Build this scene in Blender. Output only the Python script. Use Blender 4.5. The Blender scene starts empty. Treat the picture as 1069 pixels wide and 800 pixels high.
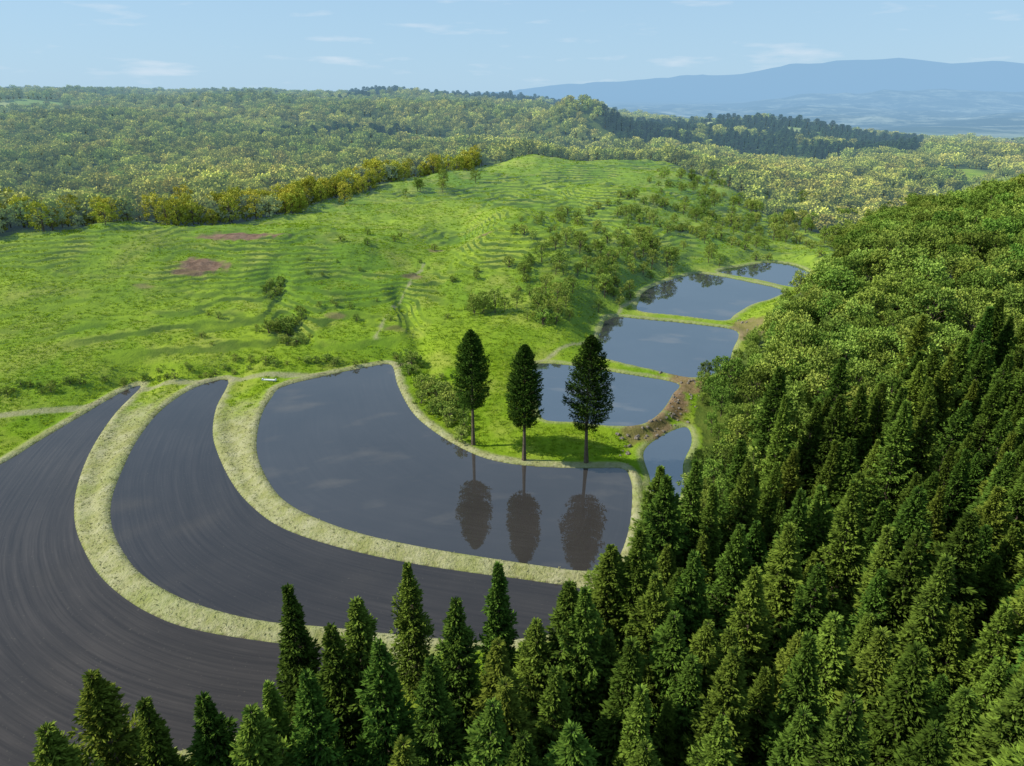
import bpy, math, numpy as np
from mathutils import Vector, Matrix
rng=np.random.default_rng(7)
sc=bpy.context.scene
sc.view_settings.view_transform='Standard'; sc.view_settings.look='None'; sc.view_settings.exposure=0
# ------------------------------------------------------------------ camera (a drone 60 m above the paddies)
CH=60.0; PITCH=math.radians(22.8); FP=722.0
cp,sp=math.cos(PITCH),math.sin(PITCH)
cam=bpy.data.cameras.new("camera"); co=bpy.data.objects.new("camera",cam); sc.collection.objects.link(co)
cam.sensor_width=36; cam.lens=36*FP/1069; cam.clip_start=1; cam.clip_end=120000
co.location=(0,0,CH); co.rotation_euler=(math.pi/2-PITCH,0,0); sc.camera=co
def G(u,v,z=0.0):
    """unproject image pixel (u,v) onto the flat plane at level z"""
    xr=(u-534.5)/FP; yr=-(v-400)/FP
    t=(CH-z)/(sp-yr*cp)
    return (xr*t,(cp+yr*sp)*t)
# ------------------------------------------------------------------ noise
_tab=rng.random((256,256))
def vn(x,y):
    xi=np.floor(x).astype(int); yi=np.floor(y).astype(int); fx=x-xi; fy=y-yi
    fx=fx*fx*(3-2*fx); fy=fy*fy*(3-2*fy)
    a=_tab[xi&255,yi&255]; b=_tab[(xi+1)&255,yi&255]; c=_tab[xi&255,(yi+1)&255]; d=_tab[(xi+1)&255,(yi+1)&255]
    return (a*(1-fx)+b*fx)*(1-fy)+(c*(1-fx)+d*fx)*fy
def fbm(x,y,o=4):
    s=0;a=.5;t=0
    for i in range(o):
        s=s+a*vn(x+i*17.3,y+i*9.1); t+=a; a*=.5; x=x*2.03; y=y*2.03
    return s/t*2-1
def sst(e0,e1,x):
    t=np.clip((x-e0)/(e1-e0),0,1); return t*t*(3-2*t)
# ------------------------------------------------------------------ terrain table
TH=np.array([-1.2,-.75,-.55,-.35,-.15,.05,.25,.42,.58,.78,1.2])
YS=np.array([25,45,70,100,130,160,200,240,300,380,480,600,800,1100,1500,2200,3200,5000,8000,14000,45000.])
TZ=np.array([
[-14,-14,-13,-12,-10,-9,-8,-5,-2,1,5],
[-8,-8,-7.5,-7,-5,-4,-5,-3,-1,2,6],
[-2,-2,-2,-2,-1.5,-1.5,-5,-3,0,4,10],
[-1,-1.5,-1.5,-1,0,0.5,-2,-1,3,7,14],
[2,0,-.5,0,1,1.5,0,2,7,11,18],
[8,6,4,3,3,4,2,5,12,16,24],
[16,14,10,7,8,9,3,5,16,24,32],
[19,17,15,11,11,13,6,4,14,26,36],
[14,13,14,14.5,13,15,10,2,6,18,34],
[10,9,9,12,17,18,12,0,-4,4,22],
[12,8,8,8,11,21,14,1,-4,-6,8],
[14,12,12,10,10,10,5,-5,0,-10,0],
[22,20,20,18,16,12,8,-7,-12,-15,-5],
[34,32,32,30,26,18,10,0,-18,-26,-14],
[44,42,42,40,36,18,-6,-22,-40,-56,-56],
[51,50,50,46,38,10,-34,-65,-85,-105,-105],
[55,54,53,48,32,0,-76,-120,-145,-165,-165],
[40,40,40,30,-20,-80,-155,-195,-215,-235,-235],
[-50,-50,-60,-80,-140,-200,-240,-250,-250,-250,-250],
[-250]*11,[-300]*11],float)
def cr(p0,p1,p2,p3,t):
    return .5*((2*p1)+(-p0+p2)*t+(2*p0-5*p1+4*p2-p3)*t*t+(-p0+3*p1-3*p2+p3)*t**3)
def Z0(x,y):
    x=np.asarray(x,float); y=np.asarray(y,float)
    yy=np.maximum(y,25.0); th=np.clip(x/yy,TH[0],TH[-1])
    ft=np.interp(th,TH,np.arange(len(TH))); fy=np.interp(np.log(np.clip(yy,25,45000)),np.log(YS),np.arange(len(YS)))
    it=np.clip(np.floor(ft).astype(int),0,len(TH)-2); iy=np.clip(np.floor(fy).astype(int),0,len(YS)-2)
    tt=ft-it; ty=fy-iy
    rows=[]
    for k in (-1,0,1,2):
        r=np.clip(iy+k,0,len(YS)-1)
        q=[TZ[r,np.clip(it+j,0,len(TH)-1)] for j in (-1,0,1,2)]
        rows.append(cr(*q,tt))
    z=cr(*rows,ty)
    z=z+30*np.exp(-(((x-92)/52)**2+((y-900)/70)**2))
    z=z+16*np.exp(-((y-2450)/300)**2)*sst(-560,-400,x)*(1-sst(60,260,x))
    m=sst(140,205,y)*(1-sst(500,700,y))
    z=z+m*(5.6*fbm(x/50+3,y/58+1,2)+1.9*fbm(x/17,y/17,3))
    z=z+m*(4.5*np.exp(-(((x+62)/26)**2+((y-238)/26)**2))-5*np.exp(-(((x+22)/12)**2+((y-262)/42)**2))+5*np.exp(-(((x-2)/16)**2+((y-262)/30)**2))-5*np.exp(-(((x-38)/24)**2+((y-372)/24)**2))+4*np.exp(-(((x-55)/22)**2+((y-330)/22)**2)))
    z=z+sst(450,800,y)*(1-sst(1800,3400,y))*(24*fbm(x/230+5,y/260,3)+5*fbm(x/70,y/90,2))
    z=z+sst(5000,8000,y)*170*(1-sst(15000,24000,y))*fbm(x/1300,y/1800,4)
    thr=x/yy
    pr=np.interp(thr,[-.3,-.1,.0,.1,.2,.3,.38,.44,.5,.56,.64,.75,1.0,1.4],[0,200,450,800,1050,1300,1600,1850,2050,1850,1700,1350,1100,800])
    z=z+(pr*(1+.14*fbm(thr*14+2,y*0+3.3,5))+ (pr>10)*90*fbm(thr*40,y/3000,3))*np.exp(-((y-38000)/4200)**2)
    z=z+(330+260*fbm(thr*9+8,y/6000,4))*sst(.25,.5,thr)*np.exp(-((y-19000)/2200)**2)
    return z
def hit(u,v):
    xr=(u-534.5)/FP; yr=-(v-400)/FP
    t=np.geomspace(40,6000,3000); X=xr*t; Y=(cp+yr*sp)*t; Z=CH+(-sp+yr*cp)*t
    b=np.nonzero(Z<Z0(X,Y))[0]; i=b[0] if len(b) else len(t)-1
    return X[i],Y[i]
# ------------------------------------------------------------------ paddies
PAD=[
 (0.0,[(268,470),(272,437),(283,416),(297,403),(345,391),(385,383),(408,381),(415,402),(430,430),(455,452),(490,472),(520,482),(560,487),(610,489),(648,489),(658,500),(660,520),(657,550),(648,578),(636,592),(608,596),(560,590),(500,581),(440,571),(380,558),(335,543),(300,525),(280,502)]),
 (-.75,[(238,397),(205,404),(170,427),(145,457),(128,490),(117,520),(116,545),(125,570),(145,597),(180,620),(225,637),(280,649),(345,655),(420,663),(500,669),(570,663),(603,647),(613,618),(560,607),(500,599),(440,590),(380,578),(325,563),(285,546),(255,521),(238,497),(226,470),(222,450),(226,425)]),
 (-1.5,[(147,404),(120,432),(95,470),(80,510),(78,545),(88,575),(105,602),(135,628),(175,649),(220,661),(285,671),(350,679),(380,699),(340,732),(250,765),(120,800),(-40,815),(-200,800),(-260,700),(-220,590),(-100,530),(0,485),(40,461),(90,431),(130,408)]),
 (.6,[(560,380),(600,382),(650,390),(706,400),(702,412),(690,430),(670,443),(640,445),(600,441),(568,438),(561,420),(557,395)]),
 (.9,[(637,331),(680,334),(730,339),(769,346),(765,365),(757,384),(737,393),(716,394),(680,386),(645,378),(625,371),(622,360),(629,342)]),
 (1.2,[(672,305),(690,296),(715,288),(735,286),(775,293),(817,303),(805,312),(785,318),(768,328),(755,335),(710,330),(668,325),(667,315)]),
 (1.5,[(750,284),(775,278),(808,274),(835,279),(848,288),(842,296),(828,300),(790,292)]),
 (-0.8,[(672,472),(690,456),(716,446),(722,462),(713,485),(714,510),(700,528),(684,520),(678,497)]),
]
def smooth_poly(P,closed=True,n=5):
    P=np.array(P,float); out=[]; N=len(P)
    for i in range(N if closed else N-1):
        if closed: q=[P[(i+k)%N] for k in (-1,0,1,2)]
        else: q=[P[min(max(i+k,0),N-1)] for k in (-1,0,1,2)]
        for j in range(n): out.append(cr(*q,j/n))
    if not closed: out.append(P[-1])
    return np.array(out)
def seg_dist(P,x,y,closed):
    d=np.full(x.shape,1e9); ins=np.zeros(x.shape,bool); N=len(P)
    for i in range(N if closed else N-1):
        a=P[i]; b=P[(i+1)%N]; e=b-a; L=e@e+1e-9
        t=np.clip(((x-a[0])*e[0]+(y-a[1])*e[1])/L,0,1)
        d=np.minimum(d,(x-a[0]-t*e[0])**2+(y-a[1]-t*e[1])**2)
        if closed:
            c=((a[1]>y)!=(b[1]>y)); 
            with np.errstate(all='ignore'): xx=(b[0]-a[0])*(y-a[1])/(b[1]-a[1]+1e-12)+a[0]
            ins^=c&(x<xx)
    d=np.sqrt(d); return np.where(ins,-d,d)
def axis(lo,hi,segs,growlo,growhi):
    a=[segs[0][0]]
    for (s,e,st) in segs:
        k=a[-1]
        while k<e-1e-6: k+=st; a.append(k)
    st=segs[-1][2]; k=a[-1]
    while k<hi: st*=growhi; k+=st; a.append(k)
    st=segs[0][2]; k=a[0]; pre=[]
    while k>lo: st*=growlo; k-=st; pre.append(k)
    return np.array(pre[::-1]+a)
GX=axis(-42000,42000,[(-200,-95,1.2),(-95,112,.5),(112,160,1.2)],1.045,1.045)
GY=axis(-300,46000,[(36,160,.45),(160,245,.6),(245,520,1.4)],1.3,1.024)
X,Y=np.meshgrid(GX,GY); nx,ny=len(GX),len(GY)
base=Z0(X,Y)
SD=[]
for z,pp in PAD:
    P=smooth_poly([G(u,v,z) for u,v in pp])
    sd=np.full(X.shape,1e3)
    ix=(GX>P[:,0].min()-25)&(GX<P[:,0].max()+25); iy=(GY>P[:,1].min()-25)&(GY<P[:,1].max()+25)
    sub=np.ix_(iy,ix); sd[sub]=seg_dist(P,X[sub],Y[sub],True); SD.append(sd)
SDA=np.array(SD)
def line_field(px,w0):
    P=smooth_poly([hit(u,v) for u,v in px],False)
    d=np.full(X.shape,1e3)
    ix=(GX>P[:,0].min()-w0)&(GX<P[:,0].max()+w0); iy=(GY>P[:,1].min()-w0)&(GY<P[:,1].max()+w0)
    sub=np.ix_(iy,ix); d[sub]=seg_dist(P,X[sub],Y[sub],False); return d
gul=np.minimum(line_field([(283,285),(290,310),(298,330),(312,352)],20),line_field([(415,300),(424,325),(436,352),(448,385)],20)*1.5)
gul=np.minimum(gul,line_field([(560,190),(600,215),(640,240),(690,262)],30)*.6)
base=base-2.0*np.exp(-(gul/3.6)**2)
terr=sst(140,165,Y)*(1-sst(460,560,Y))
phase=(base+.9*fbm(X/15,Y/15,4))/.95
cont=np.sin(phase*2*np.pi)
slopey=sst(-.30,.15,fbm(X/38+9,Y/38+4,3))
base=base+terr*(.13*cont*slopey+.36*fbm(X/3.1,Y/3.1,3))
wsum=1/6.0**3; hsum=base/6.0**3
for i,(z,_) in enumerate(PAD):
    d=np.maximum(SDA[i],.3); w=np.where(SDA[i]>24,0,1/d**3)*(1-sst(14,25,SDA[i])); wsum=wsum+w; hsum=hsum+w*z
H=hsum/wsum
dmin=SDA.min(0); which=SDA.argmin(0)
srt=np.sort(SDA[:3],axis=0); gapsum=srt[0]+srt[1]
berm=.34+.10*fbm(X/2.,Y/2.,3)
bh=sst(0,.55,dmin)*(1-sst(1.3,3.2,dmin))
zl=np.array([p[0] for p in PAD])[which]
H=H+berm*bh
H=np.where(dmin<.35,zl+np.clip(dmin*.7,-.45,.3),H)
H=H+np.where(dmin>.6,.07*fbm(X*.9,Y*.9,2)*(Y<300),0)
bank3=srt[0]
bank=np.maximum((1-sst(1.1,2.2,bank3+.6*fbm(X/2,Y/2,2))),(1-sst(8.5,12.0,gapsum+1.*fbm(X/2,Y/2,2)))*(bank3>0))
d47=SDA[3:].min(0); bankp=1-sst(.9,1.8,d47+.5*fbm(X/2.5,Y/2.5,2))
path=np.minimum.reduce([line_field([(-30,438),(80,421),(140,399),(190,392),(260,388),(330,386),(385,378),(425,372)],20)-.2,
  line_field([(545,378),(580,360),(612,345),(636,322),(662,298),(700,284),(745,274),(800,266),(850,268)],20)+.5,
  line_field([(392,352),(410,320),(430,292),(442,276)],20)+.8+ .9*fbm(X/3,Y/3,2)])
pathm=1-sst(.5,1.5,path+.35*fbm(X/1.5,Y/1.5,2))
dirt=np.zeros(X.shape)
for (u,v,rx,ry,s) in [(250,246,15,4,1),(212,277,8,5,1.),(195,284,5,3,.9),(432,289,3,3,.6),(415,342,2.5,2,.4),(700,418,4,9,.9),(715,402,4,6,.8),(690,448,3,5,.8),(662,456,3,3,.7),(783,325,5,5,.7),(780,335,4,6,.7),(455,262,3,3,.7),(350,330,3,2,.5),(150,300,3,2,.5),(505,245,3,2,.6)]:
    hx,hy=hit(u,v); q=np.exp(-(((X-hx)/rx)**2+((Y-hy)/ry)**2)); dirt=np.maximum(dirt,s*sst(.25,.6,q+.35*fbm(X/2.2,Y/2.2,3)*(q>.05)))
def clearing(x,y):
    th=x/np.maximum(y,25)
    c=(fbm(x/160+2,y/200+7,3)>.36)&(y>650)
    c|=((((th-.72)/.09)**2+((np.log(np.maximum(y,1))-7.05)/.22)**2)+.5*fbm(x/60,y/80,2)<1)
    return c
YG=([-1.2,-.75,-.55,-.35,-.15,-.02,.1,.2,.27,.36,.45,.6],[175,224,252,295,380,460,520,510,430,350,310,270])
def forest_mask(x,y):
    th=x/np.maximum(y,25)
    yg=np.interp(th,*YG)
    far=y>yg+14*fbm(x/22,y/22,3)
    xb=np.interp(y,[20,60,80,90,100,110,120,140,160,180,200,220,240,280,330,400],[18,16,21,25,29,32,35,41,57,71,85,105,114,128,160,220])
    right=(x>xb)&(y<420)
    yf=np.interp(x,[-80,-60,-45,-25,-10,5,12,18],[36,40,43,46,50,55,64,76])
    near=(y<yf)&(x<20)
    patch=((th-.615)/.06)**2+((y-600)/75)**2<1
    return ((far|right)&~patch)|near, far, right, near, x-xb
fm=forest_mask(X,Y)[0]&(dmin>2)&~clearing(X,Y)
# ------------------------------------------------------------------ mesh helper
def qmesh(name,V,F,mats=(),mi=None,attrs=None,smooth=False):
    me=bpy.data.meshes.new(name); V=np.ascontiguousarray(V,dtype=np.float32); F=np.ascontiguousarray(F,dtype=np.int32)
    me.vertices.add(len(V)); me.vertices.foreach_set("co",V.ravel())
    me.loops.add(F.size); me.polygons.add(len(F))
    me.polygons.foreach_set("loop_start",np.arange(len(F),dtype=np.int32)*4)
    me.loops.foreach_set("vertex_index",F.ravel())
    for m in mats: me.materials.append(m)
    if mi is not None: me.polygons.foreach_set("material_index",np.asarray(mi,dtype=np.int32))
    me.update(calc_edges=True)
    me.polygons.foreach_set("use_smooth",np.full(len(F),smooth))
    for k,a in (attrs or {}).items():
        at=me.attributes.new(k,'FLOAT','POINT'); at.data.foreach_set("value",np.asarray(a,dtype=np.float32).ravel())
    me.validate(); return me
def link(name,me,loc=(0,0,0)):
    o=bpy.data.objects.new(name,me); o.location=loc; sc.collection.objects.link(o); return o
# ------------------------------------------------------------------ materials
HAZE=(.29,.50,.73)  # emission colour of the painted aerial haze
class NT:
    def __init__(s,name):
        s.m=bpy.data.materials.new(name); s.m.use_nodes=True; s.t=s.m.node_tree; s.t.nodes.clear()
    def n(s,ty,**k):
        x=s.t.nodes.new(ty)
        for a,b in k.items(): setattr(x,a,b)
        return x
    def l(s,a,b): s.t.links.new(a,b)
    def math(s,op,a,b=None,clamp=False):
        x=s.n('ShaderNodeMath',operation=op,use_clamp=clamp)
        for i,q in enumerate((a,b)):
            if q is None: continue
            if isinstance(q,(int,float)): x.inputs[i].default_value=q
            else: s.l(q,x.inputs[i])
        return x.outputs[0]
    def mix(s,f,a,b,bt='MIX'):
        x=s.n('ShaderNodeMix',data_type='RGBA',blend_type=bt)
        for i,q in ((0,f),(6,a),(7,b)):
            if isinstance(q,(int,float)): x.inputs[i].default_value=q
            elif isinstance(q,tuple): x.inputs[i].default_value=(*q,1)
            else: s.l(q,x.inputs[i])
        return x.outputs[2]
    def noise(s,vec,scale,detail=3,rough=.55):
        x=s.n('ShaderNodeTexNoise'); x.inputs['Scale'].default_value=scale; x.inputs['Detail'].default_value=detail; x.inputs['Roughness'].default_value=rough
        s.l(vec,x.inputs['Vector']); return x.outputs['Fac']
    def attr(s,name): return s.n('ShaderNodeAttribute',attribute_name=name).outputs['Fac']
    def mr(s,v,a,b,c=0.,d=1.):
        x=s.n('ShaderNodeMapRange'); s.l(v,x.inputs[0])
        for i,q in zip((1,2,3,4),(a,b,c,d)): x.inputs[i].default_value=q
        return x.outputs[0]
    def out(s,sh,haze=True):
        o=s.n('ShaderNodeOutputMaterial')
        if haze:  # aerial haze painted in: surface fades to a glow with distance from origin
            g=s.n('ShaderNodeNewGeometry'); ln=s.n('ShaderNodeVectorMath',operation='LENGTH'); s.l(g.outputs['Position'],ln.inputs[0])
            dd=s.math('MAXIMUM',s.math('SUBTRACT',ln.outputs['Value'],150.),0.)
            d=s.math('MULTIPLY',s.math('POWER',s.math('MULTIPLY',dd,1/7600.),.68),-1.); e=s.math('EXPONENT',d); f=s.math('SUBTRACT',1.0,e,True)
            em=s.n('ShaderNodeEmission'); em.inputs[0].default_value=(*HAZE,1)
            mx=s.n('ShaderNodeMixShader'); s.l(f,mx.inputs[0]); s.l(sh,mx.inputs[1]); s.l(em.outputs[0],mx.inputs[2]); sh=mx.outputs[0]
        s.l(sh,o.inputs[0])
        try: s.m.cycles.emission_sampling='NONE'
        except Exception as e: print('es',e)
        return s.m
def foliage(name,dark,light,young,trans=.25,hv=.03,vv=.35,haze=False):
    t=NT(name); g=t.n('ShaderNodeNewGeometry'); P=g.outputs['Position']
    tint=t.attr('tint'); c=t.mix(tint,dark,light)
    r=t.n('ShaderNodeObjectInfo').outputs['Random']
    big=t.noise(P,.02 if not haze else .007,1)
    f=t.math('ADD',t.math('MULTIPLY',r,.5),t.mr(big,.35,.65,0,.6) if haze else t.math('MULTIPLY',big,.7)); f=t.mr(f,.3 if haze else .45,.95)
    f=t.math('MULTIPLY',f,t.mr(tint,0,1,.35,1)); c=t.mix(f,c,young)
    hs=t.n('ShaderNodeHueSaturation'); 
    r2=t.math('FRACT',t.math('MULTIPLY',r,7.31))
    t.l(t.mr(r2,0,1,.5-hv*.8,.5+hv*.7),hs.inputs['Hue']); t.l(t.mr(t.math('FRACT',t.math('MULTIPLY',r,13.7)),0,1,1-vv,1+vv),hs.inputs['Value']); t.l(c,hs.inputs['Color'])
    b=t.n('ShaderNodeBsdfDiffuse'); t.l(hs.outputs[0],b.inputs['Color'])
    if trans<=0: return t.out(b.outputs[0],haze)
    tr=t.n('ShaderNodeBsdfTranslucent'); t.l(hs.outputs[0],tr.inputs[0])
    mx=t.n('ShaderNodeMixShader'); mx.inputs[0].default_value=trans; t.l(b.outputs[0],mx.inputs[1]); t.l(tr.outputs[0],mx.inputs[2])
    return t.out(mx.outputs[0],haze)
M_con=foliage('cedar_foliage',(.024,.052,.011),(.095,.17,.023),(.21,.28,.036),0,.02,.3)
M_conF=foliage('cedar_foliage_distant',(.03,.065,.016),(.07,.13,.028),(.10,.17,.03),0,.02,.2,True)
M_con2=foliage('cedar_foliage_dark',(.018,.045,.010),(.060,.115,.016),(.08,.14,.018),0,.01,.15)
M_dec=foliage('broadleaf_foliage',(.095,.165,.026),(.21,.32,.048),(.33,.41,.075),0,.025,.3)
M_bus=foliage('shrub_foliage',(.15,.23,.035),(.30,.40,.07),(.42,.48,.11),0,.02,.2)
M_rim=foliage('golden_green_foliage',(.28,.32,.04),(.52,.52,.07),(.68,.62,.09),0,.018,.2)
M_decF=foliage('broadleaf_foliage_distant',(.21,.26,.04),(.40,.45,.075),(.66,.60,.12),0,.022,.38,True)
M_gr=foliage('fern_grass_blades',(.16,.26,.016),(.27,.41,.022),(.37,.47,.03),.3,.015,.15)
M_st=foliage('straw_grass_blades',(.27,.27,.11),(.41,.39,.20),(.30,.34,.11),0,.02,.2)
def simple(name,c1,c2,scale,rough=.85,bump=.3):
    t=NT(name); g=t.n('ShaderNodeNewGeometry'); n=t.noise(g.outputs['Position'],scale,4)
    c=t.mix(t.mr(n,.3,.7),c1,c2); b=t.n('ShaderNodeBsdfPrincipled'); t.l(c,b.inputs['Base Color']); b.inputs['Roughness'].default_value=rough
    bp=t.n('ShaderNodeBump'); bp.inputs['Strength'].default_value=bump; bp.inputs['Distance'].default_value=.1; t.l(n,bp.inputs['Height']); t.l(bp.outputs[0],b.inputs['Normal'])
    return t.out(b.outputs[0],False)
M_bark=simple('bark',(.07,.05,.03),(.17,.13,.09),3)
M_rock=simple('rock',(.13,.11,.08),(.28,.24,.19),1.2)
M_conc=simple('white_concrete',(.6,.6,.58),(.75,.75,.73),2,.7,.1)
M_wall=simple('house_wall',(.5,.48,.44),(.62,.6,.56),1,.8,.1)
M_roof=simple('house_roof',(.16,.17,.2),(.25,.25,.28),1,.6,.1)
M_win=simple('window_glass',(.02,.03,.04),(.04,.05,.06),1,.1,.0)
def terrain_mat():
    t=NT('terrain_grassland'); g=t.n('ShaderNodeNewGeometry'); P=g.outputs['Position']
    n1=t.noise(P,.022,3); n2=t.noise(P,.35,5,.7); n3=t.noise(P,2.2,4,.7); n4=t.noise(P,.09,3)
    c=t.mix(t.mr(n1,.38,.62),(.15,.27,.014),(.29,.40,.024))
    c=t.mix(t.mr(n4,.48,.66,0,.7),c,(.33,.36,.065))
    c=t.mix(t.mr(n2,.45,.70,0,.6),c,(.10,.17,.016))
    c=t.mix(t.mr(n3,.5,.8,0,.5),c,(.33,.41,.06))
    ph=t.math('ADD',t.attr('phase'),t.math('MULTIPLY',n2,.5)); sn=t.math('SINE',t.math('MULTIPLY',ph,6.2832))
    ct=t.math('MULTIPLY',t.attr('contour'),t.mr(sn,0,.7)); c=t.mix(t.math('MULTIPLY',ct,t.mr(n4,.35,.6,.35,.9)),c,(.06,.115,.014))
    ff=t.mix(t.mr(n2,.35,.65),(.06,.10,.018),(.13,.17,.03)); c=t.mix(t.attr('forest'),c,ff)
    c=t.mix(t.attr('field'),c,t.mix(t.mr(t.noise(P,.012,3),.45,.55),(.22,.32,.08),(.36,.40,.16)))
    sep=t.n('ShaderNodeSeparateXYZ'); t.l(P,sep.inputs[0])
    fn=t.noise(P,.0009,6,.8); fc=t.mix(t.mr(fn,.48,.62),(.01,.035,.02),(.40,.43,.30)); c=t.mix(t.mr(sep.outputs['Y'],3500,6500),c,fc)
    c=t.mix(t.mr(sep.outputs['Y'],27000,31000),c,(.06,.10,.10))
    bk=t.mix(t.mr(n2,.35,.65),(.31,.30,.12),(.47,.44,.26)); bk=t.mix(t.mr(n3,.45,.7,0,.5),bk,(.19,.24,.06)); bk=t.mix(t.mr(n4,.5,.7,0,.4),bk,(.20,.28,.05))
    c=t.mix(t.math('MULTIPLY',t.attr('bank'),.92),c,bk)
    pc=t.mix(t.mr(n3,.35,.65),(.26,.25,.11),(.43,.39,.26)); c=t.mix(t.math('MULTIPLY',t.attr('path'),.75),c,pc)
    dc=t.mix(t.mr(n2,.35,.65),(.13,.075,.04),(.30,.19,.12)); c=t.mix(t.attr('dirt'),c,dc)
    c=t.mix(t.attr('mud'),c,(.07,.055,.038))
    b=t.n('ShaderNodeBsdfDiffuse'); t.l(c,b.inputs['Color'])
    bp=t.n('ShaderNodeBump'); bp.inputs['Strength'].default_value=.8; bp.inputs['Distance'].default_value=.35
    t.l(t.math('ADD',n3,t.math('MULTIPLY',n2,1.5)),bp.inputs['Height']); t.l(bp.outputs[0],b.inputs['Normal'])
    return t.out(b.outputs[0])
M_ter=terrain_mat()
def water_mat(name,mud,tone,rough,ior,spec=.5):
    t=NT(name); g=t.n('ShaderNodeNewGeometry'); P=g.outputs['Position']
    sep=t.n('ShaderNodeSeparateXYZ'); t.l(P,sep.inputs[0])
    cb=t.n('ShaderNodeCombineXYZ'); t.l(t.math('MULTIPLY',t.attr('row'),2.2),cb.inputs[0]); t.l(t.math('MULTIPLY',sep.outputs['X'],.05),cb.inputs[1]); t.l(t.math('MULTIPLY',sep.outputs['Y'],.05),cb.inputs[2])
    st=t.noise(cb.outputs[0],1.0,5,.7); n=t.noise(P,.05,5,.6); nf=t.noise(P,2.5,3,.7)
    c=t.mix(t.mr(st,.36,.66),tuple(.68*q for q in tone),tuple(1.32*q for q in tone))
    c=t.mix(mud,tone,c); c=t.mix(t.mr(n,.35,.65,0,.6),c,tuple(.6*q for q in tone)); c=t.mix(t.mr(nf,.64,.72,0,.4*mud),c,(.16,.14,.10))
    b=t.n('ShaderNodeBsdfPrincipled'); t.l(c,b.inputs['Base Color']); b.inputs['IOR'].default_value=ior; b.inputs['Specular IOR Level'].default_value=spec
    b.inputs['Roughness'].default_value=rough
    if mud>.5:
        bp=t.n('ShaderNodeBump'); bp.inputs['Strength'].default_value=.10*mud; bp.inputs['Distance'].default_value=.05
        t.l(st,bp.inputs['Height']); t.l(bp.outputs[0],b.inputs['Normal'])
    return t.out(b.outputs[0],False)
W_A=water_mat('paddy_water',.3,(.055,.050,.045),.008,2.0); W_B=water_mat('paddy_water_muddy',.8,(.048,.041,.035),.03,1.6); W_C=water_mat('paddy_water_ploughed',1.0,(.056,.047,.039),.07,1.45); W_P=water_mat('pond_water',.1,(.055,.062,.066),.004,3.8)
# ------------------------------------------------------------------ terrain object
idx=np.arange(nx*ny).reshape(ny,nx)
F=np.stack([idx[:-1,:-1],idx[:-1,1:],idx[1:,1:],idx[1:,:-1]],-1).reshape(-1,4)
V=np.stack([X,Y,H],-1).reshape(-1,3)
contour=terr*slopey*sst(3,7,dmin)
me=qmesh('terrain',V,F,[M_ter],None,{'forest':fm*1.0,'field':clearing(X,Y)*(Y>650)*1.0,'bank':bank*(dmin>-.2),'path':np.maximum(pathm*(dmin>.3),bankp*.7*(dmin>0)),'dirt':dirt*(dmin>.1),'mud':(dmin<-.1)*1.,'contour':contour,'phase':phase},True)
link('terrain',me)
for i,(z,_) in enumerate(PAD):
    sd=SD[i]; ok=(sd<.6); fk=(ok[:-1,:-1]|ok[:-1,1:]|ok[1:,1:]|ok[1:,:-1]).ravel()
    f=F[fk]; u,inv=np.unique(f,return_inverse=True); v=V[u].copy(); v[:,2]=z
    row=SD[1].ravel()[u] if i==2 else (SD[0].ravel()[u] if i==1 else -sd.ravel()[u])
    m=[W_A,W_B,W_C][i] if i<3 else W_P
    link('flooded_rice_paddy' if i<7 else 'creek_pool',qmesh('paddy_water_%d'%i,v,inv.reshape(-1,4),[m],None,{'row':row},True))
def sample(fld,x,y):
    x=np.asarray(x,float);y=np.asarray(y,float)
    i=np.clip(np.searchsorted(GX,x)-1,0,nx-2); j=np.clip(np.searchsorted(GY,y)-1,0,ny-2)
    a=np.clip((x-GX[i])/(GX[i+1]-GX[i]),0,1); b=np.clip((y-GY[j])/(GY[j+1]-GY[j]),0,1)
    return (fld[j,i]*(1-a)+fld[j,i+1]*a)*(1-b)+(fld[j+1,i]*(1-a)+fld[j+1,i+1]*a)*b
# ------------------------------------------------------------------ plant builders
def nrm(a): return a/(np.linalg.norm(a,axis=-1,keepdims=True)+1e-9)
def leaves(C,D,L,W,r,flat=None):
    n=len(C); D=nrm(D); Rn=r.normal(size=(n,3))
    if flat is not None: Rn=Rn*flat[0]+np.array([0,0,1.])*flat[1]
    S=nrm(np.cross(D,Rn)); L=L[:,None];W=W[:,None]
    V=np.stack([C,C+D*L*.45+S*W*.5,C+D*L,C+D*L*.45-S*W*.5],1).reshape(-1,3)
    return V,np.arange(4*n).reshape(-1,4)
def tube(P,R,k=6):
    P=np.array(P,float);V=[];Fq=[]
    for i,(p,r) in enumerate(zip(P,R)):
        d=nrm(P[min(i+1,len(P)-1)]-P[max(i-1,0)]); a=nrm(np.cross(d,[.3,.9,.1]));b=np.cross(d,a)
        for j in range(k): q=2*math.pi*j/k; V.append(p+r*(a*math.cos(q)+b*math.sin(q)))
        if i: 
            for j in range(k): Fq.append(((i-1)*k+j,(i-1)*k+(j+1)%k,i*k+(j+1)%k,i*k+j))
    return np.array(V),np.array(Fq)
def assemble(name,parts,mats):
    Vs=[];Fs=[];mi=[];ti=[];o=0
    for V_,F_,m,t in parts:
        Vs.append(V_);Fs.append(F_+o);o+=len(V_);mi.append(np.full(len(F_),m));ti.append(np.broadcast_to(t,(len(V_),)) )
    return qmesh(name,np.concatenate(Vs),np.concatenate(Fs),mats,np.concatenate(mi),{'tint':np.concatenate(ti)})
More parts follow.
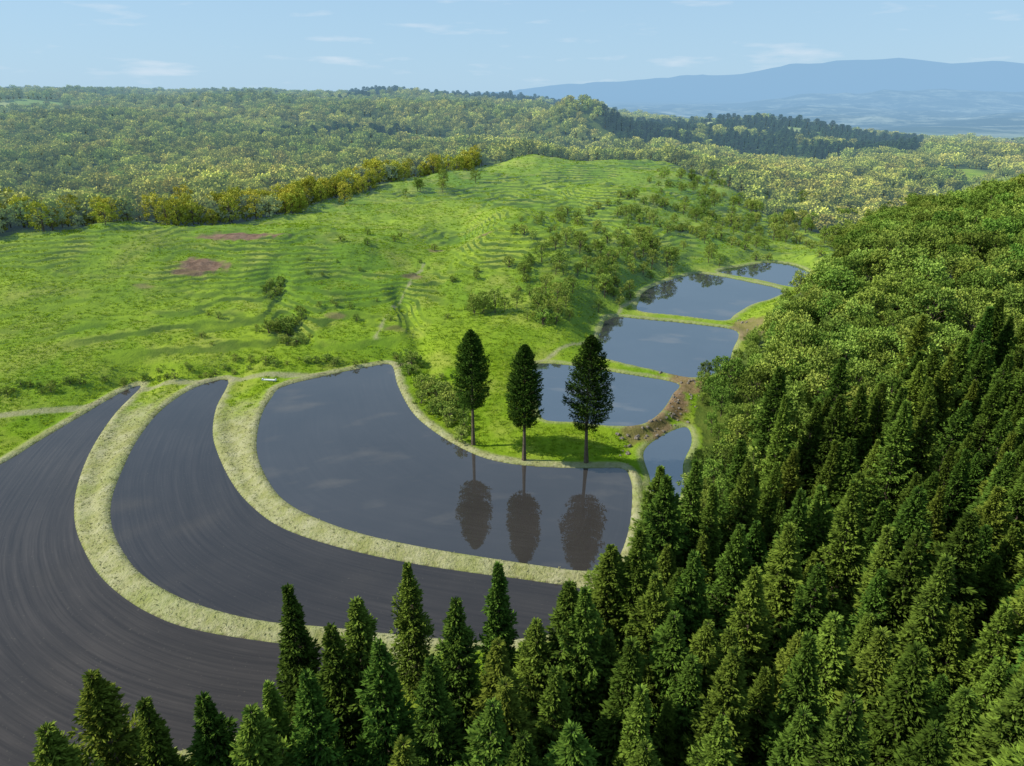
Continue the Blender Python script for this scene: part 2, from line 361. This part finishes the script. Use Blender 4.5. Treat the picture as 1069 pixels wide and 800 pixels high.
def conifer(name,seed,Ht=20,R=2.7,c0=.08,nb=330,nl=58,mat=None,prof='cone',L0=.5,pw=.8,rag=.25):
    r=np.random.default_rng(seed); parts=[]
    zs=np.linspace(0,1,9); bend=r.normal(size=2)*.15
    parts.append((*tube([(bend[0]*math.sin(3*z),bend[1]*math.sin(3*z),z*Ht*.985) for z in zs],[.012*Ht*(1-z)**.8*1.2+.02+.12*(z==0) for z in zs],7),0,0.))
    s=np.sort(r.random(nb)**.85); az=np.arange(nb)*2.399+r.normal(size=nb)*.3
    if prof=='cone': pf=(1-s)**pw*np.minimum(1,.6+s*3)
    else: pf=1.95*(s+.02)**.34*(1-s)**.80
    la=.14 if prof=='cone' else .07
    lump=1+la*np.sin(az*2+seed)+la*np.sin(s*19+seed*2+az)
    br=np.maximum(R*pf*(1+rag*r.uniform(-1.4,.8,nb))*lump,.2)
    z0=Ht*(c0+(1-c0)*s); slope=(-.25+.85*s if prof=='cone' else .1+.5*s)+r.normal(size=nb)*.09
    for i in range(0,nb,3):
        d=np.array([math.cos(az[i]),math.sin(az[i]),0]); p=[d*br[i]*q+np.array([0,0,z0[i]+br[i]*(slope[i]*q+.25*q*q-.1)]) for q in (0,.5,.9)]
        parts.append((*tube(p,[.05,.03,.01],3),0,0.))
    I=np.repeat(np.arange(nb),nl); n=len(I)
    q=1-r.random(n)**1.5*.85; b=br[I]
    out=np.stack([np.cos(az[I]),np.sin(az[I]),0*b],-1); tan=np.stack([-np.sin(az[I]),np.cos(az[I]),0*b],-1)
    lat=r.normal(size=n)*.5; wid=(.34*b*(1.15-q*.75)+.12)
    C=out*(b*q)[:,None]+tan*(lat*wid)[:,None]; C[:,2]+=z0[I]+b*(slope[I]*q+.25*q*q-.1)+r.normal(size=n)*.10-np.abs(lat)*wid*.25
    D=out*r.uniform(.4,1.,n)[:,None]+tan*(np.sign(lat)*r.uniform(.1,.9,n))[:,None]; D[:,2]+=r.normal(size=n)*.35+.12+slope[I]*.4
    L=L0*r.uniform(.6,1.3,n)*(.6+.4*(b/R)); W=L*r.uniform(.28,.45,n)
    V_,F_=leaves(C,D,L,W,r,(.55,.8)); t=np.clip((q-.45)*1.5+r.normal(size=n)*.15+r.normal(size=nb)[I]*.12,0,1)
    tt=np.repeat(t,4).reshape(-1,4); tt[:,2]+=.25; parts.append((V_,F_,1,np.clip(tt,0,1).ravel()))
    return assemble(name,parts,[M_bark,mat or M_con])
def broadleaf(name,seed,Ht=9,R=4.2,nc=30,nl=120,L0=.42,mat=None,low=.3,thin=.35):
    r=np.random.default_rng(seed); parts=[]
    top=np.array([r.normal()*.3,r.normal()*.3,Ht*.5])
    parts.append((*tube([(0,0,-.4),(top[0]*.5,top[1]*.5,Ht*.25),top,top+[0,0,Ht*.25]],[.24,.17,.13,.05],7),0,0.))
    C0=[];
    for i in range(nc):
        a=i*2.399+r.normal()*.3; e=(i+.5)/nc; zz=low+(1-low)*(1-(1-e)**1.3); rr=R*math.sqrt(max(0.05,1-((zz-.45)/.62)**2))*r.uniform(.45,1.05)
        C0.append((math.cos(a)*rr,math.sin(a)*rr,Ht*zz*r.uniform(.88,1.02)))
    C0=np.array(C0); cr_=r.uniform(.7,1.35,nc)*R/4.2; cb=r.normal(size=nc)*.18
    for c in C0[::2]:
        s=np.array([top[0],top[1],min(c[2]*.75,Ht*.55)]); parts.append((*tube([s*[.6,.6,.8],(s+c)/2+[0,0,-.2],c],[.09,.06,.02],4),0,0.))
    I=np.repeat(np.arange(nc),nl); n=len(I); d=nrm(r.normal(size=(n,3))); rad=cr_[I]*r.random(n)**thin
    C=C0[I]+d*rad[:,None]*[1.1,1.1,.75]; D=d*.7+r.normal(size=(n,3))*.6
    L=L0*r.uniform(.6,1.3,n); V_,F_=leaves(C,D,L,L*r.uniform(.5,.8,n),r)
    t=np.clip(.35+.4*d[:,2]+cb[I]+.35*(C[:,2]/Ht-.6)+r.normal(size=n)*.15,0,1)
    parts.append((V_,F_,1,np.repeat(t,4))); return assemble(name,parts,[M_bark,mat or M_dec])
def tuft(name,seed,mat,n=22,L0=.75,R=.45):
    r=np.random.default_rng(seed); a=r.random(n)*6.28; q=r.random(n)*R
    C=np.stack([np.cos(a)*q,np.sin(a)*q,0*a-.03],-1); D=np.stack([np.cos(a)*r.uniform(.2,1.1,n),np.sin(a)*r.uniform(.2,1.1,n),r.uniform(.4,1,n)],-1)
    L=L0*r.uniform(.5,1.2,n); V_,F_=leaves(C,D,L,L*.3,r); t=np.tile([.1,.5,1,.5],n)*r.uniform(.5,1,n).repeat(4)
    return assemble(name,[(V_,F_,0,t)],[mat])
def rockm(name,seed):
    n=7;m=10;V_=[]
    for i in range(n+1):
        for j in range(m):
            a=math.pi*i/n;b=2*math.pi*j/m; d=np.array([math.sin(a)*math.cos(b),math.sin(a)*math.sin(b),math.cos(a)])
            k=1+.28*math.sin(3*d[0]+seed)+.2*math.sin(5*d[1]+2*seed)+.12*math.sin(9*d[2]+d[0]*7); V_.append(d*k*[1,.8,.6])
    F_=[(i*m+j,i*m+(j+1)%m,(i+1)*m+(j+1)%m,(i+1)*m+j) for i in range(n) for j in range(m)]
    return assemble(name,[(np.array(V_),np.array(F_),0,0.)],[M_rock])
def coll(name,meshes):
    c=bpy.data.collections.new(name)
    for m in meshes: c.objects.link(bpy.data.objects.new(m.name,m))
    return c
def scatter(name,P,rot,scl,c,nproto):
    n=len(P); me=bpy.data.meshes.new(name); me.vertices.add(n); me.vertices.foreach_set("co",np.asarray(P,dtype=np.float32).ravel())
    a=me.attributes.new('rot','FLOAT_VECTOR','POINT'); a.data.foreach_set("vector",np.asarray(rot,dtype=np.float32).ravel())
    a=me.attributes.new('scl','FLOAT_VECTOR','POINT'); a.data.foreach_set("vector",np.asarray(scl,dtype=np.float32).ravel())
    a=me.attributes.new('pid','INT','POINT'); a.data.foreach_set("value",rng.integers(0,nproto,n).astype(np.int32))
    o=link(name,me); md=o.modifiers.new('scatter','NODES'); ng=bpy.data.node_groups.new(name+'_nodes','GeometryNodeTree')
    ng.interface.new_socket('Geometry',in_out='INPUT',socket_type='NodeSocketGeometry'); ng.interface.new_socket('Geometry',in_out='OUTPUT',socket_type='NodeSocketGeometry')
    N=ng.nodes; gi=N.new('NodeGroupInput'); go=N.new('NodeGroupOutput'); ip=N.new('GeometryNodeInstanceOnPoints'); ci=N.new('GeometryNodeCollectionInfo')
    ci.inputs['Collection'].default_value=c; ci.inputs['Separate Children'].default_value=True; ci.inputs['Reset Children'].default_value=True
    def na(nm,ty):
        q=N.new('GeometryNodeInputNamedAttribute'); q.data_type=ty; q.inputs['Name'].default_value=nm; return [s for s in q.outputs if s.enabled and s.name=='Attribute'][0]
    L=ng.links; L.new(gi.outputs[0],ip.inputs['Points']); L.new(ci.outputs[0],ip.inputs['Instance']); ip.inputs['Pick Instance'].default_value=True
    L.new(na('pid','INT'),ip.inputs['Instance Index']); L.new(na('rot','FLOAT_VECTOR'),ip.inputs['Rotation']); L.new(na('scl','FLOAT_VECTOR'),ip.inputs['Scale'])
    L.new(ip.outputs[0],go.inputs[0]); md.node_group=ng; return o
def rots(n,tilt=.04): return np.stack([rng.normal(size=n)*tilt,rng.normal(size=n)*tilt,rng.random(n)*6.28],-1)
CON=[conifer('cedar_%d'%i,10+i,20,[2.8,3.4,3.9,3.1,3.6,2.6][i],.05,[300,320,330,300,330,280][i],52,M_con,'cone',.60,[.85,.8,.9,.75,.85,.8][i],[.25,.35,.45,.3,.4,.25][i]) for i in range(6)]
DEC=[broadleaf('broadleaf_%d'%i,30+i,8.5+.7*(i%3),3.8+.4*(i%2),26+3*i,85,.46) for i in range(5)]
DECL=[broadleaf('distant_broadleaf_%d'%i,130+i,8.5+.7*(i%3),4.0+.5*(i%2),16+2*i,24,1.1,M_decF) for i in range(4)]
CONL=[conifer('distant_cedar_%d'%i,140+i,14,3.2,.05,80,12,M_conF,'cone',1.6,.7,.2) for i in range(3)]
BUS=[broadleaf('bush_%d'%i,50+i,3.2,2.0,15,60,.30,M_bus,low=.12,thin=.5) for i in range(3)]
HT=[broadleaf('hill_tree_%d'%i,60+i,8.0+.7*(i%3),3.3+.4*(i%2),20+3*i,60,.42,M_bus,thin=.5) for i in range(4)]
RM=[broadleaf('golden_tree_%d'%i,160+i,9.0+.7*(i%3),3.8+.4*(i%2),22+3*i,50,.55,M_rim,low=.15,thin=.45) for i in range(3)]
cCON=coll('cedar_kinds',CON); cDEC=coll('broadleaf_kinds',DEC); cBUS=coll('bush_kinds',BUS); cDECL=coll('distant_broadleaf_kinds',DECL); cCONL=coll('distant_cedar_kinds',CONL); cHT=coll('hill_tree_kinds',HT); cRM=coll('golden_tree_kinds',RM)
cGR=coll('grass_kinds',[tuft('fern_tuft_%d'%i,70+i,M_gr,14,.7,.5) for i in range(3)]); cST=coll('straw_kinds',[tuft('straw_tuft_%d'%i,80+i,M_st,14,.42,.35) for i in range(3)])
cRK=coll('rock_kinds',[rockm('rock_%d'%i,i+1) for i in range(3)])
# ------------------------------------------------------------------ three solitary cedars
for k,(u,v,tv,R,ct) in enumerate([(494,462,345,3.2,.34),(547,478,360,2.8,.31),(612,480,351,3.6,.28)]):
    x,y=G(u,v,.8); zg=float(sample(H,x,y)); kk=(sp-(400-tv)/FP*cp)/(cp+(400-tv)/FP*sp); ht=(CH-kk*y)-zg
    m=conifer('solitary_cedar_%d'%k,200+k,ht,R,ct,480,62,M_con2,'egg',.42,rag=.16); o=link('cedar_tree',m,(x,y,zg-.1)); o.rotation_euler[2]=k*1.7
# ------------------------------------------------------------------ foreground cedars, individually placed
named=[]
for (u,tv,y) in [(300,612,53),(345,655,49),(372,628,51),(425,590,58),(476,628,50),(520,590,57),(395,672,46),(95,705,43),(48,762,39),(150,732,42),(212,728,43),(262,742,41),(690,488,80),(640,572,71),(600,632,60),(560,648,53),(450,690,44),(520,672,47),(668,600,66),(735,560,70),(320,705,43),(580,700,45),(790,545,72),(280,715,46),(830,470,84),(905,500,80),(960,560,66),(1010,640,52),(870,620,58),(740,650,54),(800,700,46),(930,690,46),(670,720,43),(815,385,98),(880,375,103),(965,330,118),(1020,345,116),(920,400,104)]:
    yr=(400-tv)/FP; t=y/(cp+yr*sp); x=(u-534.5)/FP*t; zt=CH+(-sp+yr*cp)*t; zg=float(sample(H,x,y)); h=zt-zg
    o=link('cedar_tree',CON[[0,1,2,3,4,5,1,2,4][len(named)%9]],(x,y,zg-.2)); s=h/20.; w=min(max(s,.85),1.2)*rng.uniform(.95,1.2); o.scale=(w,w,s); o.rotation_euler[2]=rng.random()*6.28; named.append((x,y))
named=np.array(named)
# ------------------------------------------------------------------ forests
def jgrid(x0,x1,y0,y1,s):
    gx,gy=np.meshgrid(np.arange(x0,x1,s),np.arange(y0,y1,s)); gx=gx.ravel();gy=gy.ravel(); n=len(gx)
    return gx+rng.uniform(-.42,.42,n)*s, gy+rng.uniform(-.42,.42,n)*s
def conzone(x,y,dx): return (y<93+.48*np.clip(x-40,-40,80)+6*fbm(x/12,y/12,2))&((dx>7)|(y<80))
x,y=jgrid(-75,170,22,150,4.2)
ok,far,right,near,dx=forest_mask(x,y); dm=sample(dmin,x,y); iscon=conzone(x,y,dx)
k=ok&(near|right)&iscon&(dm>2.5)&(np.abs(x)<.95*y+25)
dn=np.sqrt(((x[:,None]-named[:,0])**2+(y[:,None]-named[:,1])**2).min(1)); k&=dn>3.1
x,y,dx=x[k],y[k],dx[k]; n=len(x); s=rng.uniform(.62,1.14,n)*np.where(x<-12,.85,1.)*np.where(x<-25,.85,1.)
s*=np.interp(y,[30,110],[1.,.92]); w=s*rng.uniform(.9,1.2,n)*np.interp(y,[55,85],[1.1,.92])
scatter('cedar_forest',np.stack([x,y,sample(H,x,y)-.2],-1),rots(n,.03),np.stack([w,w,s],-1),cCON,6)
x,y=jgrid(-75,60,30,100,2.8); ok,far,right,near,dx=forest_mask(x,y-3); k=(near|right)&(sample(dmin,x,y)>1.0)&(y<100)&(dx<14); x,y=x[k],y[k]; n=len(x); s=rng.uniform(.5,1.2,n)
scatter('forest_undergrowth',np.stack([x,y,sample(H,x,y)-.2],-1),rots(n),np.stack([s,s,s],-1),cBUS,3)
x,y=jgrid(0,330,60,420,4.7)
ok,far,right,near,dx=forest_mask(x,y); dm=sample(dmin,x,y); iscon=conzone(x,y,dx)
k=ok&right&~iscon&(dm>1.5)&(x<.95*y+25); x,y,dx=x[k],y[k],dx[k]; n=len(x)
s=rng.uniform(.55,1.3,n)*np.interp(dx,[0,14],[.42,1.]); w=s*rng.uniform(.7,1.05,n)
scatter('broadleaf_forest',np.stack([x,y,sample(H,x,y)-.2],-1),rots(n),np.stack([w,w,s],-1),cDEC,5)
PX=[];SX=[];CX=[]
for (a,b,sp_,sc_) in [(170,600,6.6,.95),(600,1200,10,1.2),(1200,2400,17,1.6),(2400,4200,30,2.2)]:
    x,y=jgrid(-1.0*b,1.0*b,a,b,sp_); ok,far,right,near,dx=forest_mask(x,y)
    k=ok&far&~right&(np.abs(x)<.98*y)&(sample(dmin,x,y)>4)&~clearing(x,y)
    x,y=x[k],y[k]; k=(rng.random(len(x))<.75+.35*fbm(x/40,y/40,2)); x,y=x[k],y[k]
    PX.append(np.stack([x,y,sample(H,x,y)-.3*sc_],-1)); SX.append(sc_*rng.uniform(.5,1.3,len(x)))
    th=x/y; cn=(fbm(x/120,y/160,3)*.7+.6*((th>.12)&(th<.56)&(y>820)&(y<1500))+.6*((y>2000)&(th>-.22)&(th<.1)))>.38
    CX.append(cn)
P=np.concatenate(PX);S=np.concatenate(SX);Cn=np.concatenate(CX)
Pd,Sd=P[~Cn],S[~Cn]; scatter('distant_broadleaf_forest',Pd,rots(len(Pd)),np.stack([Sd*1.1,Sd*1.1,Sd*.95],-1),cDECL,4)
Pc,Sc=P[Cn],S[Cn]; scatter('distant_cedar_forest',Pc,rots(len(Pc)),np.stack([Sc*1.4,Sc*1.4,Sc*.7],-1),cCONL,3)
# golden-green spring trees along the edge of the pasture
tq=rng.uniform(-.85,-.05,420); yq=np.interp(tq,*YG)+rng.normal(size=420)*9+6; xq=tq*yq; kq=(rng.random(420)<.45+.5*fbm(xq/30,yq/30,2)+.3*(tq>-.25)); xq,yq=xq[kq],yq[kq]; sq=rng.uniform(.5,1.2,len(xq))
scatter('golden_green_tree_row',np.stack([xq,yq,sample(H,xq,yq)-.2],-1),rots(len(xq)),np.stack([sq,sq,sq],-1),cRM,3)
# ------------------------------------------------------------------ scattered shrubs and trees on the hill
Bx=[];By=[];Bs=[];Dx=[];Dy=[];Ds=[]
for (u,v,n,sp_,s) in [(300,340,16,4,.9),(288,297,10,2.5,.7),(312,352,8,3,.7),(448,408,18,3.5,.9),(465,425,16,3.5,.9),(432,378,10,3,.8),(480,440,8,3,.6),(640,250,14,14,.9),(600,235,12,12,.9),(560,250,10,10,.8),(575,325,10,6,.9),(530,290,8,8,.8),(678,440,3,1.5,.9),(380,300,6,12,.5),(240,345,8,14,.5),(470,300,8,14,.5),(700,300,8,6,.8),(650,300,12,8,.7),(620,280,12,10,.7),(400,250,8,16,.6),(340,300,6,14,.5)]:
    hx,hy=hit(u,v)
    for _ in range(n): Bx.append(hx+rng.normal()*sp_*.6);By.append(hy+rng.normal()*sp_);Bs.append(s*rng.uniform(.5,1.3))
for u in np.arange(-10,420,7.): 
    hx,hy=hit(u,np.interp(u,[0,150,400],[412,388,374])); Bx.append(hx+rng.normal());By.append(hy+1.5+rng.normal()*1.6);Bs.append(rng.uniform(.2,.6))
for (u0,v0,u1,v1,n) in [(650,205,860,262,34),(640,225,800,262,26),(600,255,700,290,18),(680,190,870,240,34),(690,180,860,222,26),(560,232,640,215,10)]:
    for q in np.linspace(0,1,n):
        hx,hy=hit(u0+(u1-u0)*q+rng.normal()*4,v0+(v1-v0)*q+rng.normal()*1.2); 
        if rng.random()<.3: Dx.append(hx);Dy.append(hy);Ds.append(rng.uniform(.35,.7))
        else: Bx.append(hx);By.append(hy);Bs.append(rng.uniform(.6,1.2))
for (u,v,n,sp_,s) in [(510,325,8,3,.6),(590,300,16,9,.6),(612,288,14,9,.65),(670,275,14,8,.7),(685,262,9,6,.75),(560,320,6,7,.5),(640,300,8,8,.6),(715,255,8,9,.6),(740,240,9,13,.65),(780,225,12,15,.7),(800,245,14,11,.7),(830,235,14,11,.75),(855,245,14,9,.8),(865,225,14,15,.8),(770,250,8,8,.6),(690,205,6,15,.6),(740,200,10,17,.7),(497,192,1,.5,.8),(465,196,3,3,.9),(440,200,4,5,.9),(720,225,6,15,.6),(660,225,5,11,.55)]:
    hx,hy=hit(u,v)
    for _ in range(n): Dx.append(hx+rng.normal()*sp_*.8);Dy.append(hy+rng.normal()*sp_*1.2);Ds.append(s*rng.uniform(.55,1.25))
def put(name,x,y,s,c,np_):
    x=np.array(x);y=np.array(y);s=np.array(s); k=sample(dmin,x,y)>1.2; x,y,s=x[k],y[k],s[k]
    scatter(name,np.stack([x,y,sample(H,x,y)-.1],-1),rots(len(x)),np.stack([s,s,s],-1),c,np_)
put('hillside_shrubs',Bx,By,Bs,cBUS,3); put('hillside_trees',Dx,Dy,Ds,cHT,4)
# ------------------------------------------------------------------ fern / grass tufts, growing in rows along the contours
def tufts(x0,x1,y0,y1,s,smul):
    x,y=jgrid(x0,x1,y0,y1,s); k=(np.abs(x)<.85*y+8); x,y=x[k],y[k]
    ok=forest_mask(x,y)[0]; dm=sample(dmin,x,y); k=~ok&(dm>2.6)&(sample(bank,x,y)<.4)&(sample(pathm,x,y)<.4)&(sample(dirt,x,y)<.3)
    k&=(rng.random(len(x))<.40+.55*sst(-.4,.3,fbm(x/9,y/9,3)))
    k&=(np.sin((sample(phase,x,y)+.2)*2*np.pi)<.15)|(sample(contour,x,y)<.35)
    x,y=x[k],y[k]; n=len(x); s_=smul*rng.uniform(.5,1.3,n); return np.stack([x,y,sample(H,x,y)],-1),s_
a=[tufts(-160,130,95,230,.95,.80),tufts(-180,200,230,360,1.5,1.05),tufts(-200,260,360,560,3.0,1.3)]
P=np.concatenate([q[0] for q in a]);S=np.concatenate([q[1] for q in a])
scatter('hill_fern_grass',P,rots(len(P),.1),np.stack([S,S,S*.7],-1),cGR,3)
x,y=jgrid(-90,60,45,170,.6); dm=sample(dmin,x,y); k=(sample(bank,x,y)>.35)&(dm>.4)&(rng.random(len(x))<.5)&~forest_mask(x,y)[0]; x,y=x[k],y[k]; n2_=len(x); s=rng.uniform(.3,.8,n2_)
scatter('bank_straw_grass',np.stack([x,y,sample(H,x,y)],-1),rots(n2_,.15),np.stack([s,s,s*.7],-1),cST,3)
x=[];y=[]
for (u,v,n) in [(700,420,40),(712,402,25),(690,446,25),(663,456,15),(783,327,15),(655,470,8)]:
    hx,hy=hit(u,v)
    for _ in range(n): x.append(hx+rng.normal()*2.2);y.append(hy+rng.normal()*3.5)
x=np.array(x);y=np.array(y);k=sample(dmin,x,y)>.2;x,y=x[k],y[k];s=rng.uniform(.12,.5,len(x))
scatter('bank_rocks',np.stack([x,y,sample(H,x,y)],-1),rots(len(x),.4),np.stack([s,s,s],-1),cRK,3)
# ------------------------------------------------------------------ slab and distant houses
def boxes(name,bs,mats):
    Vs=[];Fs=[];mi=[];o=0
    for (cx,cy,cz,sx,sy,sz,m) in bs:
        for dx_ in(-1,1):
            for dy_ in(-1,1):
                for dz_ in(-1,1): Vs.append((cx+dx_*sx/2,cy+dy_*sy/2,cz+dz_*sz/2))
        for f in ((0,1,3,2),(4,6,7,5),(0,4,5,1),(2,3,7,6),(0,2,6,4),(1,5,7,3)): Fs.append([o+q for q in f]); mi.append(m)
        o+=8
    return qmesh(name,np.array(Vs),np.array(Fs),mats,mi)
hx,hy=G(281,397,.4); o=link('concrete_slab',boxes('concrete_slab',[(0,0,.12,3.4,.6,.24,0),(-1.5,0,.3,.25,.6,.2,0),(1.5,0,.3,.25,.6,.2,0)],[M_conc]),(hx,hy,float(sample(H,hx,hy))+.03)); o.rotation_euler[2]=-.12
bv=o.modifiers.new('bevel','BEVEL'); bv.width=.03
def house(u,v,w,rot):
    hx,hy=hit(u,v); zg=float(sample(H,hx,hy)); e=bpy.data.objects.new('farmhouse',None); e.location=(hx,hy,zg); e.rotation_euler[2]=rot; sc.collection.objects.link(e)
    d=w*.6;h=w*.32
    a=bpy.data.objects.new('walls',boxes('walls',[(0,0,h/2-.5,w,d,h+1,0)],[M_wall])); sc.collection.objects.link(a); a.parent=e
    b=bpy.data.objects.new('windows',boxes('windows',[(-w*.3,-d/2-.03,h*.55,w*.16,.1,h*.35,0),(w*.05,-d/2-.03,h*.55,w*.16,.1,h*.35,0),(w*.32,-d/2-.03,h*.4,w*.1,.1,h*.7,0)],[M_win])); sc.collection.objects.link(b); b.parent=e
    W,D=w/2+.6,d/2+.6
    V_=np.array([(-W,-D,h),(W,-D,h),(W,0,h*1.7),(-W,0,h*1.7),(W,D,h),(-W,D,h),(W,0,h),(-W,0,h)]); F_=np.array([(0,1,2,3),(3,2,4,5),(0,3,5,7),(1,6,4,2),(0,7,6,1),(7,5,4,6)])
    c=bpy.data.objects.new('roof',qmesh('roof',V_,F_,[M_roof])); sc.collection.objects.link(c); c.parent=e
for q in [(1040,147,18,.2),(1052,152,13,.5),(1028,143,13,-.3),(1062,145,15,.1),(1000,148,15,.1)]: house(*q)
# ------------------------------------------------------------------ light and sky
S_=Vector((-.84,.04,.72)).normalized(); el=math.asin(S_.z); rot=math.atan2(S_.x,S_.y)
sl=bpy.data.lights.new('sun','SUN'); sl.energy=4.9; sl.angle=math.radians(.5); sl.color=(1,.95,.86); so=bpy.data.objects.new('sun',sl); sc.collection.objects.link(so); so.rotation_euler=S_.to_track_quat('Z','Y').to_euler()
w=bpy.data.worlds.new("World"); sc.world=w; w.use_nodes=True; nt=w.node_tree; nt.nodes.clear(); NL=nt.links.new
sky=nt.nodes.new('ShaderNodeTexSky'); sky.sky_type='NISHITA'; sky.sun_disc=False; sky.sun_elevation=el; sky.sun_rotation=rot%(2*math.pi); sky.altitude=800; sky.air_density=1.0; sky.dust_density=.6; sky.ozone_density=2.0
bg=nt.nodes.new('ShaderNodeBackground'); bg.inputs[1].default_value=.12; ou=nt.nodes.new('ShaderNodeOutputWorld')
tc=nt.nodes.new('ShaderNodeTexCoord'); sx=nt.nodes.new('ShaderNodeSeparateXYZ'); NL(tc.outputs['Generated'],sx.inputs[0])
hz=nt.nodes.new('ShaderNodeMapRange'); NL(sx.outputs['Z'],hz.inputs[0]); hz.inputs[1].default_value=0; hz.inputs[2].default_value=.7; hz.inputs[3].default_value=.9; hz.inputs[4].default_value=.3
hc=nt.nodes.new('ShaderNodeMapRange'); NL(sx.outputs['Z'],hc.inputs[0]); hc.inputs[1].default_value=0; hc.inputs[2].default_value=.2
hm=nt.nodes.new('ShaderNodeMix'); hm.data_type='RGBA'; NL(hc.outputs[0],hm.inputs[0]); hm.inputs[6].default_value=(3.5,5.35,7.0,1); hm.inputs[7].default_value=(3.3,5.3,7.3,1)
hx_=nt.nodes.new('ShaderNodeMix'); hx_.data_type='RGBA'; NL(hz.outputs[0],hx_.inputs[0]); NL(sky.outputs[0],hx_.inputs[6]); NL(hm.outputs[2],hx_.inputs[7])
mp=nt.nodes.new('ShaderNodeMapping'); mp.inputs['Scale'].default_value=(9,9,55); mp.inputs['Location'].default_value=(4.3,1.2,.4); NL(tc.outputs['Generated'],mp.inputs[0])
no=nt.nodes.new('ShaderNodeTexNoise'); no.inputs['Scale'].default_value=1; no.inputs['Detail'].default_value=7; NL(mp.outputs[0],no.inputs['Vector'])
mr=nt.nodes.new('ShaderNodeMapRange'); NL(no.outputs['Fac'],mr.inputs[0]); mr.inputs[1].default_value=.57; mr.inputs[2].default_value=.80; mr.inputs[4].default_value=.85
mx=nt.nodes.new('ShaderNodeMix'); mx.data_type='RGBA'; NL(mr.outputs[0],mx.inputs[0]); NL(hx_.outputs[2],mx.inputs[6]); mx.inputs[7].default_value=(6,6.8,7.6,1)
NL(mx.outputs[2],bg.inputs[0]); NL(bg.outputs[0],ou.inputs[0])
print('instances',len(P),n,'verts',nx*ny)
